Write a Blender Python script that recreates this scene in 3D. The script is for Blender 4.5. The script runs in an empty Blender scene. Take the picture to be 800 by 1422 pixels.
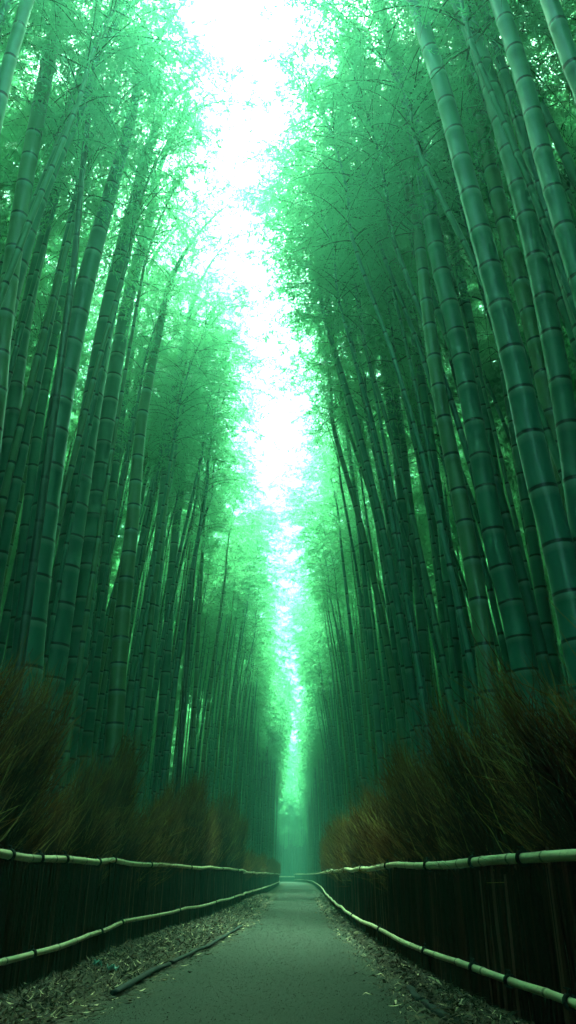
import bpy, math, random
import numpy as np
from mathutils import Vector, Matrix, Euler

rng = np.random.default_rng(11)
random.seed(11)
sc = bpy.context.scene
COL = sc.collection
R = math.radians

# ------------------------------------------------------------------ camera geometry (26 mm phone-like lens held low, tilted up)
F, TH, CAMZ, YAWPX = 1033.0, R(26.0), 0.85, 12.0
CT, ST = math.cos(TH), math.sin(TH)


def ray(px, py):
    x = (px - 400 - YAWPX) / F
    u = (711 - py) / F
    return x, CT - u * ST, ST + u * CT


def at_y(px, py, Y):
    x, y, z = ray(px, py)
    t = Y / y
    return Vector((x * t, Y, CAMZ + z * t)), t


# ------------------------------------------------------------------ helpers
def mesh_np(name, V, Q, mats, uv=None, col=None, smooth=True, mat_idx=None):
    """V (n,3), Q (m,4) quads (or (m,3)); uv per vertex (n,2); col per vertex scalar (n,)"""
    me = bpy.data.meshes.new(name)
    V = np.asarray(V, dtype=np.float32)
    Q = np.asarray(Q, dtype=np.int32)
    k = Q.shape[1]
    me.vertices.add(len(V))
    me.vertices.foreach_set("co", V.ravel())
    me.loops.add(Q.size)
    me.loops.foreach_set("vertex_index", Q.ravel())
    me.polygons.add(len(Q))
    me.polygons.foreach_set("loop_start", np.arange(0, Q.size, k, dtype=np.int32))
    me.polygons.foreach_set("loop_total", np.full(len(Q), k, dtype=np.int32))
    me.polygons.foreach_set("use_smooth", np.full(len(Q), smooth, dtype=bool))
    if not isinstance(mats, (list, tuple)):
        mats = [mats]
    for m in mats:
        me.materials.append(m)
    if mat_idx is not None:
        me.polygons.foreach_set("material_index", np.asarray(mat_idx, dtype=np.int32))
    if uv is not None:
        ul = me.uv_layers.new(name="UVMap")
        ul.data.foreach_set("uv", np.asarray(uv, dtype=np.float32)[Q.ravel()].ravel())
    if col is not None:
        a = me.attributes.new("tone", "FLOAT", "POINT")
        a.data.foreach_set("value", np.asarray(col, dtype=np.float32))
    me.update()
    return me


def tubes(P, Rr, sides):
    """P (N,K,3) polylines, Rr (N,K) radii -> V, Q"""
    P = np.asarray(P, float)
    Rr = np.asarray(Rr, float)
    N, K, _ = P.shape
    T = np.gradient(P, axis=1)
    T /= np.linalg.norm(T, axis=2, keepdims=True) + 1e-9
    up = np.zeros_like(T)
    # reference axis: the one least aligned with the mean direction of each line
    m = np.abs(T.mean(axis=1))
    idx = np.argmin(m, axis=1)
    up[np.arange(N), :, :] = np.eye(3)[idx][:, None, :]
    A = np.cross(T, up)
    A /= np.linalg.norm(A, axis=2, keepdims=True) + 1e-9
    B = np.cross(T, A)
    ang = np.linspace(0, 2 * np.pi, sides, endpoint=False)
    V = P[:, :, None, :] + Rr[:, :, None, None] * (
        np.cos(ang)[None, None, :, None] * A[:, :, None, :] + np.sin(ang)[None, None, :, None] * B[:, :, None, :])
    V = V.reshape(-1, 3)
    n = np.arange(N)[:, None, None] * (K * sides)
    k = np.arange(K - 1)[None, :, None] * sides
    s = np.arange(sides)[None, None, :]
    s2 = (s + 1) % sides
    Q = np.stack([n + k + s, n + k + s2, n + k + sides + s2, n + k + sides + s], axis=-1).reshape(-1, 4)
    return V, Q


def join(parts):
    Vs, Qs, o = [], [], 0
    for V, Q in parts:
        Vs.append(V)
        Qs.append(Q + o)
        o += len(V)
    return np.concatenate(Vs), np.concatenate(Qs)


def link(name, me, parent=None, loc=(0, 0, 0)):
    o = bpy.data.objects.new(name, me)
    COL.objects.link(o)
    o.location = loc
    if parent is not None:
        o.parent = parent
    return o


def tag(o, label=None, cat=None, group=None, kind=None):
    if label:
        o["label"] = label
    if cat:
        o["category"] = cat
    if group:
        o["group"] = group
    if kind:
        o["kind"] = kind
    return o


def smooth_path(pts, step):
    """Catmull-Rom through pts (list of 3-vectors), resampled about every `step` m"""
    p = np.asarray(pts, float)
    p = np.vstack([2 * p[0] - p[1], p, 2 * p[-1] - p[-2]])
    out = []
    for i in range(1, len(p) - 2):
        a, b, c, d = p[i - 1], p[i], p[i + 1], p[i + 2]
        n = max(2, int(np.linalg.norm(c - b) / step))
        t = np.linspace(0, 1, n, endpoint=False)[:, None]
        out.append(0.5 * (2 * b + (c - a) * t + (2 * a - 5 * b + 4 * c - d) * t ** 2 + (3 * b - a - 3 * c + d) * t ** 3))
    out.append(p[-2][None])
    return np.vstack(out)


# ------------------------------------------------------------------ materials
class NT:
    def __init__(self, name):
        self.m = bpy.data.materials.new(name)
        self.m.use_nodes = True
        self.t = self.m.node_tree
        self.t.nodes.clear()
        self.out = self.n("ShaderNodeOutputMaterial")

    def n(self, ty, **kw):
        nd = self.t.nodes.new(ty)
        for k, v in kw.items():
            setattr(nd, k, v)
        return nd

    def l(self, a, b):
        self.t.links.new(a, b)

    def ramp(self, fac, stops, interp="LINEAR"):
        r = self.n("ShaderNodeValToRGB")
        r.color_ramp.interpolation = interp
        e = r.color_ramp.elements
        while len(e) < len(stops):
            e.new(0.5)
        for el, (p, c) in zip(e, stops):
            el.position = p
            el.color = (*c, 1) if len(c) == 3 else c
        self.l(fac, r.inputs[0])
        return r.outputs[0]

    def noise(self, scale, detail=4, coord="Object", rough=0.55, vec=None):
        n = self.n("ShaderNodeTexNoise")
        n.inputs["Scale"].default_value = scale
        n.inputs["Detail"].default_value = detail
        n.inputs["Roughness"].default_value = rough
        if vec is None:
            tc = self.n("ShaderNodeTexCoord")
            vec = tc.outputs[coord]
        self.l(vec, n.inputs["Vector"])
        return n.outputs["Fac"]

    def mix(self, a, b, fac, mode="MIX"):
        n = self.n("ShaderNodeMix", data_type="RGBA", blend_type=mode)
        for s, i in ((fac, 0), (a, 6), (b, 7)):
            if hasattr(s, "is_output"):
                self.l(s, n.inputs[i])
            elif isinstance(s, (int, float)):
                n.inputs[i].default_value = s
            else:
                n.inputs[i].default_value = (*s, 1)
        return n.outputs[2]

    def math(self, op, a, b=None):
        n = self.n("ShaderNodeMath", operation=op)
        for s, i in ((a, 0), (b, 1)):
            if s is None:
                continue
            if hasattr(s, "is_output"):
                self.l(s, n.inputs[i])
            else:
                n.inputs[i].default_value = s
        return n.outputs[0]

    def bsdf(self, col, rough=0.6, spec=0.4, bump=None, bump_s=0.3, bump_d=0.01):
        b = self.n("ShaderNodeBsdfPrincipled")
        if hasattr(col, "is_output"):
            self.l(col, b.inputs["Base Color"])
        else:
            b.inputs["Base Color"].default_value = (*col, 1)
        if hasattr(rough, "is_output"):
            self.l(rough, b.inputs["Roughness"])
        else:
            b.inputs["Roughness"].default_value = rough
        b.inputs["Specular IOR Level"].default_value = spec
        if bump is not None:
            bp = self.n("ShaderNodeBump")
            bp.inputs["Strength"].default_value = bump_s
            bp.inputs["Distance"].default_value = bump_d
            self.l(bump, bp.inputs["Height"])
            self.l(bp.outputs[0], b.inputs["Normal"])
        return b

    def done(self, shader):
        self.l(shader.outputs[0], self.out.inputs["Surface"])
        return self.m


def culm_mat(name, c1, c2, c3, ring, bloom, rough=0.34):
    m = NT(name)
    uv = m.n("ShaderNodeUVMap")
    sep = m.n("ShaderNodeSeparateXYZ")
    m.l(uv.outputs[0], sep.inputs[0])
    fr = m.math("FRACT", sep.outputs[1])
    oi = m.n("ShaderNodeObjectInfo")
    base = m.ramp(oi.outputs["Random"], [(0.0, c1), (0.55, c2), (1.0, c3)])
    st = m.noise(3.0, 5)
    base = m.mix(base, m.mix(base, (0.72, 0.76, 0.72), 1.0, "MULTIPLY"), m.ramp(st, [(0.42, (0, 0, 0)), (0.68, (1, 1, 1))]))
    # long faint vertical streaks on the rind
    mp = m.n("ShaderNodeMapping")
    mp.inputs["Scale"].default_value = (60, 60, 1.2)
    tc = m.n("ShaderNodeTexCoord")
    m.l(tc.outputs["Object"], mp.inputs[0])
    sk = m.noise(1.0, 3, vec=mp.outputs[0])
    base = m.mix(base, (0.75, 0.75, 0.72), m.ramp(sk, [(0.4, (0, 0, 0)), (0.8, (0.5, 0.5, 0.5))]), "MULTIPLY")
    # pale waxy bloom just under each node, dark scar at the node
    base = m.mix(base, bloom, m.ramp(fr, [(0.80, (0, 0, 0)), (0.955, (0.65, 0.65, 0.65)), (0.97, (0, 0, 0))]))
    base = m.mix(base, ring, m.ramp(fr, [(0.0, (1, 1, 1)), (0.030, (1, 1, 1)), (0.042, (0, 0, 0)), (0.968, (0, 0, 0)), (0.976, (1, 1, 1))]))
    return m.done(m.bsdf(base, rough, 0.6, sk, 0.05, 0.004))


def leaf_mat(name, dark, light, trans):
    m = NT(name)
    at = m.n("ShaderNodeAttribute", attribute_name="tone")
    oi = m.n("ShaderNodeObjectInfo")
    f = m.math("ADD", m.math("MULTIPLY", at.outputs["Fac"], 0.75), m.math("MULTIPLY", oi.outputs["Random"], 0.25))
    c = m.ramp(f, [(0.0, dark), (1.0, light)])
    d = m.bsdf(c, 0.55, 0.25)
    t = m.n("ShaderNodeBsdfTranslucent")
    m.l(m.mix(c, trans, 0.85), t.inputs[0])
    mx = m.n("ShaderNodeMixShader")
    mx.inputs[0].default_value = 0.64
    m.l(d.outputs[0], mx.inputs[1])
    m.l(t.outputs[0], mx.inputs[2])
    return m.done(mx)


M = {}
M["culm"] = culm_mat("bamboo_rind", (0.024, 0.150, 0.105), (0.060, 0.250, 0.185), (0.115, 0.205, 0.075), (0.006, 0.009, 0.006), (0.20, 0.36, 0.29))
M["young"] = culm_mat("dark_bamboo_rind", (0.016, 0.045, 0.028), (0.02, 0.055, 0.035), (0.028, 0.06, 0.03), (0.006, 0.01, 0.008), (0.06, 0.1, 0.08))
M["leaf"] = leaf_mat("bamboo_leaf", (0.020, 0.115, 0.055), (0.060, 0.230, 0.11), (0.29, 0.78, 0.41))


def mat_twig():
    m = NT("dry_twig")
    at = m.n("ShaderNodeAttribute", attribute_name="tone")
    c = m.ramp(at.outputs["Fac"], [(0.0, (0.022, 0.003, 0.003)), (0.3, (0.055, 0.012, 0.008)), (0.6, (0.15, 0.062, 0.021)), (1.0, (0.33, 0.30, 0.08))])  # brown to olive is the twig's own; the lit tips are painted in
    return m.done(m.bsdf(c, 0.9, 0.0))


def mat_stick():
    m = NT("brushwood_stick")
    at = m.n("ShaderNodeAttribute", attribute_name="tone")
    c = m.ramp(at.outputs["Fac"], [(0.0, (0.014, 0.003, 0.003)), (0.8, (0.050, 0.013, 0.009)), (1.0, (0.11, 0.050, 0.036))])
    return m.done(m.bsdf(c, 0.9, 0.0))


def mat_rail():
    m = NT("cut_bamboo_pole")
    uv = m.n("ShaderNodeUVMap")
    sep = m.n("ShaderNodeSeparateXYZ")
    m.l(uv.outputs[0], sep.inputs[0])
    fr = m.math("FRACT", sep.outputs[1])
    n = m.noise(2.3, 5)
    c = m.ramp(n, [(0.3, (0.40, 0.37, 0.20)), (0.5, (0.55, 0.50, 0.30)), (0.7, (0.42, 0.36, 0.19))])
    n2 = m.noise(28, 3)
    c = m.mix(c, (0.16, 0.12, 0.05), m.ramp(n2, [(0.58, (0, 0, 0)), (0.75, (0.6, 0.6, 0.6))]))
    c = m.mix(c, (0.10, 0.08, 0.04), m.ramp(fr, [(0.0, (1, 1, 1)), (0.02, (0.8, 0.8, 0.8)), (0.04, (0, 0, 0)), (0.97, (0, 0, 0)), (0.99, (1, 1, 1))]))
    return m.done(m.bsdf(c, 0.45, 0.4, n2, 0.2, 0.004))


def mat_path():
    m = NT("worn_path_surface")
    tc = m.n("ShaderNodeTexCoord")
    big = m.noise(0.45, 5)
    fine = m.noise(38, 5, rough=0.7)
    grit = m.noise(140, 2)
    c = m.ramp(big, [(0.3, (0.0065, 0.0115, 0.0055)), (0.7, (0.011, 0.018, 0.009))])
    mid = m.noise(5.5, 6, rough=0.65)
    c = m.mix(c, (0.010, 0.018, 0.011), m.ramp(mid, [(0.36, (0.8, 0.8, 0.8)), (0.52, (0, 0, 0))]))
    c = m.mix(c, (0.020, 0.026, 0.0135), m.ramp(mid, [(0.56, (0, 0, 0)), (0.72, (0.6, 0.6, 0.6))]))
    c = m.mix(c, (0.008, 0.012, 0.008), m.ramp(fine, [(0.36, (0.9, 0.9, 0.9)), (0.50, (0, 0, 0))]))
    c = m.mix(c, (0.07, 0.09, 0.055), m.ramp(grit, [(0.60, (0, 0, 0)), (0.70, (0.8, 0.8, 0.8))]))
    # mossy brown dirt towards both edges (attribute laid along the path's width)
    at = m.n("ShaderNodeAttribute", attribute_name="tone")
    e = m.math("ADD", at.outputs["Fac"], m.math("MULTIPLY", m.math("SUBTRACT", m.noise(2.2, 5), 0.5), 0.9))
    c = m.mix(c, (0.03, 0.032, 0.014), m.ramp(e, [(0.68, (0, 0, 0)), (1.02, (0.9, 0.9, 0.9))]))
    h = m.math("ADD", m.math("MULTIPLY", fine, 0.7), m.math("MULTIPLY", grit, 0.3))
    return m.done(m.bsdf(c, 0.85, 0.2, h, 1.0, 0.02))


def mat_ground():
    m = NT("forest_soil")
    n = m.noise(3.0, 6)
    c = m.ramp(n, [(0.3, (0.018, 0.016, 0.010)), (0.55, (0.040, 0.036, 0.020)), (0.75, (0.075, 0.068, 0.035))])
    return m.done(m.bsdf(c, 0.95, 0.1, m.noise(25, 5), 0.8, 0.03))


def mat_litter():
    m = NT("dry_bamboo_leaf")
    at = m.n("ShaderNodeAttribute", attribute_name="tone")
    c = m.ramp(at.outputs["Fac"], [(0.0, (0.01, 0.009, 0.004)), (0.5, (0.026, 0.019, 0.008)), (0.85, (0.085, 0.066, 0.03)), (1.0, (0.45, 0.38, 0.22))])
    return m.done(m.bsdf(c, 0.75, 0.2))


def plain(name, c, rough=0.6, spec=0.3, nscale=None, c2=None):
    m = NT(name)
    if nscale:
        n = m.noise(nscale, 5)
        return m.done(m.bsdf(m.ramp(n, [(0.35, c), (0.7, c2)]), rough, spec, n, 0.4, 0.01))
    return m.done(m.bsdf(c, rough, spec))


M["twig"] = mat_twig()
M["stick"] = mat_stick()
M["rail"] = mat_rail()
M["path"] = mat_path()
M["ground"] = mat_ground()
M["litter"] = mat_litter()
M["tie"] = plain("black_cord", (0.008, 0.008, 0.008), 0.8, 0.1)
M["edging"] = plain("weathered_edging", (0.005, 0.008, 0.008), 0.75, 0.12, 7.0, (0.012, 0.018, 0.016))
M["scrap"] = plain("crumpled_teal_sheet", (0.03, 0.16, 0.13), 0.4, 0.4, 30.0, (0.06, 0.26, 0.21))
M["branch"] = plain("bamboo_branch", (0.030, 0.070, 0.030), 0.6, 0.2, 5.0, (0.05, 0.10, 0.045))

# ------------------------------------------------------------------ ground, path
GX = 115


def terrain(x, y):
    """flat by the path; wooded side slopes, unseen, added to block sky light"""
    q = np.clip((np.abs(x) - 5.0) / 22, 0, 1)
    q2 = np.clip((np.asarray(y, float) - 130) / 28, 0, 1)
    return -0.03 + 22 * q * q * (3 - 2 * q) + 12 * q2 * q2 * (3 - 2 * q2)  # side and far rises put in to stop sky leaking between culms


gx = np.concatenate([np.linspace(-GX, -36, 8), np.linspace(-33, 33, 67), np.linspace(36, GX, 8)])
gy = np.linspace(-90, 175, 107)
XX, YY = np.meshgrid(gx, gy)
ZZ = terrain(XX, YY) + np.where(np.abs(XX) > 9, rng.normal(0, 0.06, XX.shape), 0)
i = np.arange(len(gy) - 1)[:, None] * len(gx)
j = np.arange(len(gx) - 1)[None]
Q = np.stack([i + j, i + j + 1, i + len(gx) + j + 1, i + len(gx) + j], -1).reshape(-1, 4)
me = mesh_np("ground", np.stack([XX, YY, ZZ], -1).reshape(-1, 3), Q, M["ground"])
tag(link("ground", me), kind="structure")

# plan of the path: (Y, x left, x right)
PATH = [(-12, -1.8, 1.05), (0, -1.75, 1.0), (5, -1.66, 0.96), (7, -1.47, 0.92), (9.2, -1.38, 0.92), (12.3, -1.18, 0.90), (16, -1.06, 0.86), (22, -1.06, 0.88),
        (31, -1.08, 0.95), (45, -1.05, 1.15), (60, -1.15, 1.2), (85, -1.3, 1.2), (103, -3.2, 0.7), (113, -6.5, -0.6), (121, -12.5, -5.0), (127, -22, -12)]
pl = smooth_path([(a, y, 0) for y, a, b in PATH], 0.5)
pr = smooth_path([(b, y, 0) for y, a, b in PATH], 0.5)
n = 300


def resample(p, n):
    d = np.r_[0, np.cumsum(np.linalg.norm(np.diff(p, axis=0), axis=1))]
    s = np.linspace(0, d[-1], n)
    return np.stack([np.interp(s, d, p[:, i]) for i in range(3)], 1)


pl, pr = resample(pl, n), resample(pr, n)
W = 25
t = np.linspace(-0.06, 1.06, W)
wob = np.zeros((n, W))
V = pl[:, None, :] * (1 - t)[None, :, None] + pr[:, None, :] * t[None, :, None]
edge = (np.abs(t - 0.5) * 2)
V[:, 0, 0] += rng.normal(0, 0.03, n)
V[:, -1, 0] += rng.normal(0, 0.03, n)
V[:, :, 2] = 0.03 * (1 - edge ** 2)[None, :] - 0.015 + rng.normal(0, 0.0015, (n, W))
i = np.arange(n - 1)[:, None] * W
j = np.arange(W - 1)[None, :]
Q = np.stack([i + j, i + j + 1, i + W + j + 1, i + W + j], -1).reshape(-1, 4)
me = mesh_np("path", V.reshape(-1, 3), Q, M["path"], col=np.repeat(edge[None], n, 0).ravel())
tag(link("path", me), kind="structure")

# ------------------------------------------------------------------ fences
FL1 = [(-2.25, -8), (-2.2, 0), (-2.13, 5), (-2.10, 7), (-2.10, 8.2), (-2.20, 10), (-2.20, 11.5), (-2.10, 14), (-1.88, 17), (-1.78, 22), (-1.76, 27.6)]
FL2 = [(-1.86, 28.3), (-1.72, 36), (-1.62, 45), (-1.62, 60), (-1.7, 80), (-2.2, 95)]
FR = [(1.75, -8), (1.6, 0), (1.38, 4.2), (1.30, 5), (1.21, 6), (1.12, 7), (1.04, 8.8), (0.98, 10.5), (0.90, 14.3), (0.92, 21.5), (1.05, 30), (1.25, 40), (1.4, 52), (1.5, 66), (1.55, 86), (1.2, 103), (-0.3, 113)]


def plan_at(plan, step=0.1):
    p = smooth_path([(x, y, 0) for x, y in plan], step)
    d = np.r_[0, np.cumsum(np.linalg.norm(np.diff(p, axis=0), axis=1))]
    return p, d


def pole(name, line, r, parent, internode, sides=12, seed=0):
    """a cut bamboo pole: swollen nodes, slight taper from piece to piece"""
    rg = np.random.default_rng(seed)
    d = np.r_[0, np.cumsum(np.linalg.norm(np.diff(line, axis=0), axis=1))]
    s, v, rr = [], [], []
    x, k = 0.0, 0
    while x < d[-1]:
        L = internode * rg.uniform(0.75, 1.25)
        pr_ = rg.uniform(0.92, 1.05)
        for f, g in ((0.0, 0.99), (0.025, 1.10), (0.06, 1.0), (0.35, 0.97), (0.65, 0.97), (0.94, 1.0), (0.975, 1.09)):
            s.append(x + f * L)
            v.append(k + f)
            rr.append(r * g * pr_)
        x += L
        k += 1
    s = np.clip(np.array(s), 0, d[-1])
    P = np.stack([np.interp(s, d, line[:, q]) for q in range(3)], 1)
    Vv, Qq = tubes(P[None], np.array(rr)[None], sides)
    uv = np.stack([np.tile(np.arange(sides) / sides, len(s)), np.repeat(v, sides)], 1)
    # close both ends
    return link(name, mesh_np(name, Vv, Qq, M["rail"], uv=uv), parent), P


def fence(label, plan, H, zu, zl, r_up, r_lo, side, stick_step, seed, tie_y, group=None, wave=0.012, tie_lo=None):
    """side: -1 fence on the left of the path (faces +x), +1 on the right"""
    rg = np.random.default_rng(seed)
    p, d = plan_at(plan)
    root = bpy.data.objects.new("brush_fence", None)
    COL.objects.link(root)
    root.location = (plan[0][0], plan[0][1], 0)
    root.empty_display_size = 0.2
    tag(root, label, "fence", group)
    off = np.array(root.location)
    # the panel: upright brushwood sticks in three packed layers
    N = int(d[-1] / stick_step)
    P, Rr, T = [], [], []
    for layer in range(3):
        s = rg.uniform(0, d[-1], N)
        b = np.stack([np.interp(s, d, p[:, q]) for q in range(3)], 1)
        b[:, 0] += side * (0.035 + 0.028 * layer + rg.normal(0, 0.008, N))
        h = H + rg.uniform(-0.06, 0.10, N)
        lean = rg.normal(0, 0.02, (N, 2))
        P3 = np.zeros((N, 4, 3))
        for q, f in enumerate((0, 0.33, 0.66, 1)):
            P3[:, q] = b
            P3[:, q, 0] += lean[:, 0] * f * 0.5 + rg.normal(0, 0.003, N)
            P3[:, q, 1] += lean[:, 1] * f + rg.normal(0, 0.005, N)
            P3[:, q, 2] = -0.02 + h * f
        P.append(P3)
        rad = rg.uniform(0.006, 0.013, N)
        Rr.append(np.repeat(rad[:, None], 4, 1) * np.array([1, 1, 0.95, 0.7]))
        tn = rg.random(N) ** 2.2 * 0.9
        tn[rg.random(N) < 0.09] = 1.0
        T.append(tn)
    Vv, Qq = tubes(np.concatenate(P), np.concatenate(Rr), 4)
    tn = np.repeat(np.concatenate(T), 16)
    link("panel", mesh_np("panel", Vv - off, Qq, M["stick"], col=tn), root)
    # plain dark sheet added behind the sticks, keeps daylight out
    K = len(p)
    bb = p + np.array([side * 0.13, 0, 0])
    b2 = p + np.array([side * 0.16, 0, 0])
    ring = np.stack([bb + [0, 0, -0.03], bb + [0, 0, H - 0.05], b2 + [0, 0, H - 0.05], b2 + [0, 0, -0.03]], 1)
    i = np.arange(K - 1)[:, None] * 4
    j = np.arange(4)[None]
    Qb = np.stack([i + j, i + (j + 1) % 4, i + 4 + (j + 1) % 4, i + 4 + j], -1).reshape(-1, 4)
    link("backing", mesh_np("backing", ring.reshape(-1, 3) - off, Qb, M["stick"], col=np.zeros(K * 4), smooth=False), root)
    # rails
    for nm, z, r, ties in (("upper_rail", zu, r_up, tie_y), ("lower_rail", zl, r_lo, tie_lo or tie_y)):
        if z is None:
            continue
        line = p.copy()
        line[:, 0] -= side * (r + 0.012)
        w = np.interp(d, np.arange(0, d[-1] + 2, 1.1), rg.normal(0, wave, int((d[-1] + 2) / 1.1) + 2)[:len(np.arange(0, d[-1] + 2, 1.1))])
        line[:, 2] = z + w
        rail, PP = pole(nm, line - off, r, root, 0.52, seed=seed + (1 if nm[0] == "u" else 2))
        PP = PP + off
        for y in ties:
            q = int(np.argmin(np.abs(PP[:, 1] - y)))
            c = PP[q]
            tv = PP[min(q + 1, len(PP) - 1)] - PP[max(q - 1, 0)]
            tv /= np.linalg.norm(tv) + 1e-9
            a = np.cross(tv, [0, 0, 1.0])
            a /= np.linalg.norm(a)
            b = np.cross(a, tv)
            bits = []
            for dd in (-0.010, 0.008):
                th = np.linspace(0, 2 * np.pi, 15)
                rr = r * 1.10 + 0.006
                ringp = c + tv * dd + rr * (np.cos(th)[:, None] * a + np.sin(th)[:, None] * b)
                bits.append(tubes(ringp[None], np.full((1, 15), 0.0085), 6))
            # knot with two short ends
            kp = c + b * (r + 0.012)
            for sgn in (-1, 1):
                e = np.stack([kp, kp + b * 0.018 + tv * 0.012 * sgn, kp + b * 0.02 + tv * 0.04 * sgn - a * 0.01])
                bits.append(tubes(e[None], np.array([[0.009, 0.007, 0.003]]), 5))
            Vv, Qq = join(bits)
            link("tie", mesh_np("tie", Vv - off, Qq, M["tie"]), rail)
    return root


fence("dark brushwood fence along the left path edge with a sagging lower bamboo rail", FL1, 0.96, 0.985, 0.30, 0.029, 0.024, -1, 0.02, 5,
      [5.9, 6.55, 7.3, 8.6, 9.6, 12.0, 15.2, 19.5, 24.0], tie_lo=[6.7, 9.2, 10.4, 14.5, 18.5, 23])
fence("distant misty brushwood fence where the path narrows, beyond the dark left fence", FL2, 0.95, 0.92, 0.28, 0.036, 0.034, -1, 0.03, 6,
      [32.0, 38.0, 46.0])
fence("dark brushwood fence along the right path edge with thick tied bamboo rails", FR, 0.92, 0.925, 0.285, 0.029, 0.023, 1, 0.02, 7,
      [4.75, 5.55, 6.9, 9.0, 11.5, 14.6, 19, 25], tie_lo=[4.35, 5.15, 5.9, 7.2, 9.9, 13.2])
fence("low fence with one pale rail crossing behind the bend of the path", [(-9, 115), (-5, 116.5), (-2, 116.8), (0.6, 115.5)], 0.55, 0.62, None, 0.06, 0.03, 1, 0.08, 8, [116.2])


# ------------------------------------------------------------------ brush bundles behind the fences
def brush(label, plan, y0, y1, h0, h1, side, dens, seed, group, lean_y=0.5, z0=0.45, thick=1.0):
    rg = np.random.default_rng(seed)
    p, d = plan_at(plan)
    L = y1 - y0
    N = int(dens * L)
    # twigs gather in tufts whose tips draw together
    nt_ = max(6, int(L * 7))
    tu = np.sort(rg.random(nt_) ** 0.85)
    tid = rg.integers(0, nt_, N)
    sp = rg.normal(0, 0.16, N)
    u = np.clip(tu[tid] + sp / L, 0, 1)
    yb = y0 + u * L
    tx = rg.random(nt_) * 0.42
    sx_ = rg.normal(0, 0.09, N)
    xb = np.interp(yb, p[:, 1], p[:, 0]) + side * (0.22 + np.clip(tx[tid] + sx_, 0, 0.5))
    th_ = rg.uniform(0.80, 1.06, nt_)[tid]
    tl_ = rg.uniform(0.55, 1.25, nt_)[tid]
    depth = rg.random(N)
    H = h0 + (h1 - h0) * u ** 1.3
    H = H * th_ * (1 - 0.50 * rg.random(N) ** 1.6) * (0.96 + 0.08 * rg.random(N))
    K = 6
    f = np.linspace(0, 1, K)
    ln = lean_y * (1.15 - 0.75 * u) * tl_ * rg.uniform(0.85, 1.15, N) - 0.6 * sp
    inn = -side * (rg.uniform(0.0, 0.38, nt_)[tid] + rg.normal(0, 0.04, N) + 0.6 * sx_)
    P = np.zeros((N, K, 3))
    zb = rg.uniform(0.0, z0, N)
    for k in range(K):
        P[:, k, 0] = xb + inn * f[k] ** 2 + rg.normal(0, 0.012, N) * (k > 0)
        P[:, k, 1] = yb + ln * f[k] ** 1.7 + rg.normal(0, 0.014, N) * (k > 0)
        P[:, k, 2] = zb + (H - zb) * f[k] + rg.normal(0, 0.01, N) * (k > 0)
    r0 = rg.uniform(0.0035, 0.0075, N) * thick
    Rr = r0[:, None] * np.array([1.2, 1.1, 0.95, 0.75, 0.5, 0.22])
    A = tubes(P, Rr, 3)
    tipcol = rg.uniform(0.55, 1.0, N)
    ca = (f[None, :] ** 4.0) * tipcol[:, None]  # steep rise paints light on the tips only
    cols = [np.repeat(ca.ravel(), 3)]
    # side shoots
    ns = 3
    par = np.repeat(np.arange(N), ns)
    m = len(par)
    ff = rg.uniform(0.35, 0.97, m)
    k0 = np.minimum((ff * (K - 1)).astype(int), K - 2)
    fr = ff * (K - 1) - k0
    S = P[par, k0] * (1 - fr)[:, None] + P[par, k0 + 1] * fr[:, None]
    D = P[par, k0 + 1] - P[par, k0]
    D /= np.linalg.norm(D, axis=1, keepdims=True)
    D += rg.normal(0, 0.26, (m, 3)) + np.array([0, 0.12, 0])
    D /= np.linalg.norm(D, axis=1, keepdims=True)
    l = rg.uniform(0.14, 0.5, m)
    P2 = np.stack([S, S + D * (l * 0.5)[:, None] + rg.normal(0, 0.01, (m, 3)), S + D * l[:, None] + np.array([0, 0, 0.05]) * l[:, None]], 1)
    R2 = np.repeat((r0[par] * 0.55)[:, None], 3, 1) * np.array([1, 0.75, 0.3])
    Bt = tubes(P2, R2, 3)
    cb = np.clip(np.stack([ff ** 4.0, ff ** 3.7 + 0.03, ff ** 3.5 + 0.06], 1) * tipcol[par][:, None], 0, 1)  # same painted tip light on the shoots
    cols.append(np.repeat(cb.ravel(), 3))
    Vv, Qq = join([A, Bt])
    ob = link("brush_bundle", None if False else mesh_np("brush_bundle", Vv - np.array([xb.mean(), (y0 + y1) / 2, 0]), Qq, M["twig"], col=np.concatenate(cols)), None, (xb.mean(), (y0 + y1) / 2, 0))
    tag(ob, label, "brush", group)
    # a few long bare stray twigs standing out of the bundle
    g = max(3, int(L * 2.2)) if y0 < 13 else 0
    if g:
        yb2 = rg.uniform(y0, y1, g)
        xb2 = np.interp(yb2, p[:, 1], p[:, 0]) + side * rg.uniform(0.1, 0.25, g)
        zs = rg.uniform(0.9, 1.6, g)
        K2 = 7
        P4 = np.zeros((g, K2, 3))
        jitter = np.cumsum(rg.normal(0, 0.02, (g, K2, 3)), axis=1)
        LL = rg.uniform(0.5, 1.2, g)
        for k in range(K2):
            q = k / (K2 - 1)
            P4[:, k, 0] = xb2 - side * 0.18 * q
            P4[:, k, 1] = yb2 + LL * 0.75 * q
            P4[:, k, 2] = zs + LL * 0.7 * q + 0.1 * LL * q * q
        P4 += jitter
        Vv, Qq = tubes(P4, np.full((g, K2), 0.0045) * np.linspace(1, 0.35, K2), 4)
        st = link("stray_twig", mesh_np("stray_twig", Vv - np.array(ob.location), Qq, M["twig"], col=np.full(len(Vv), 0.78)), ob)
        st["kind"] = "stuff"
    return ob


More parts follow.
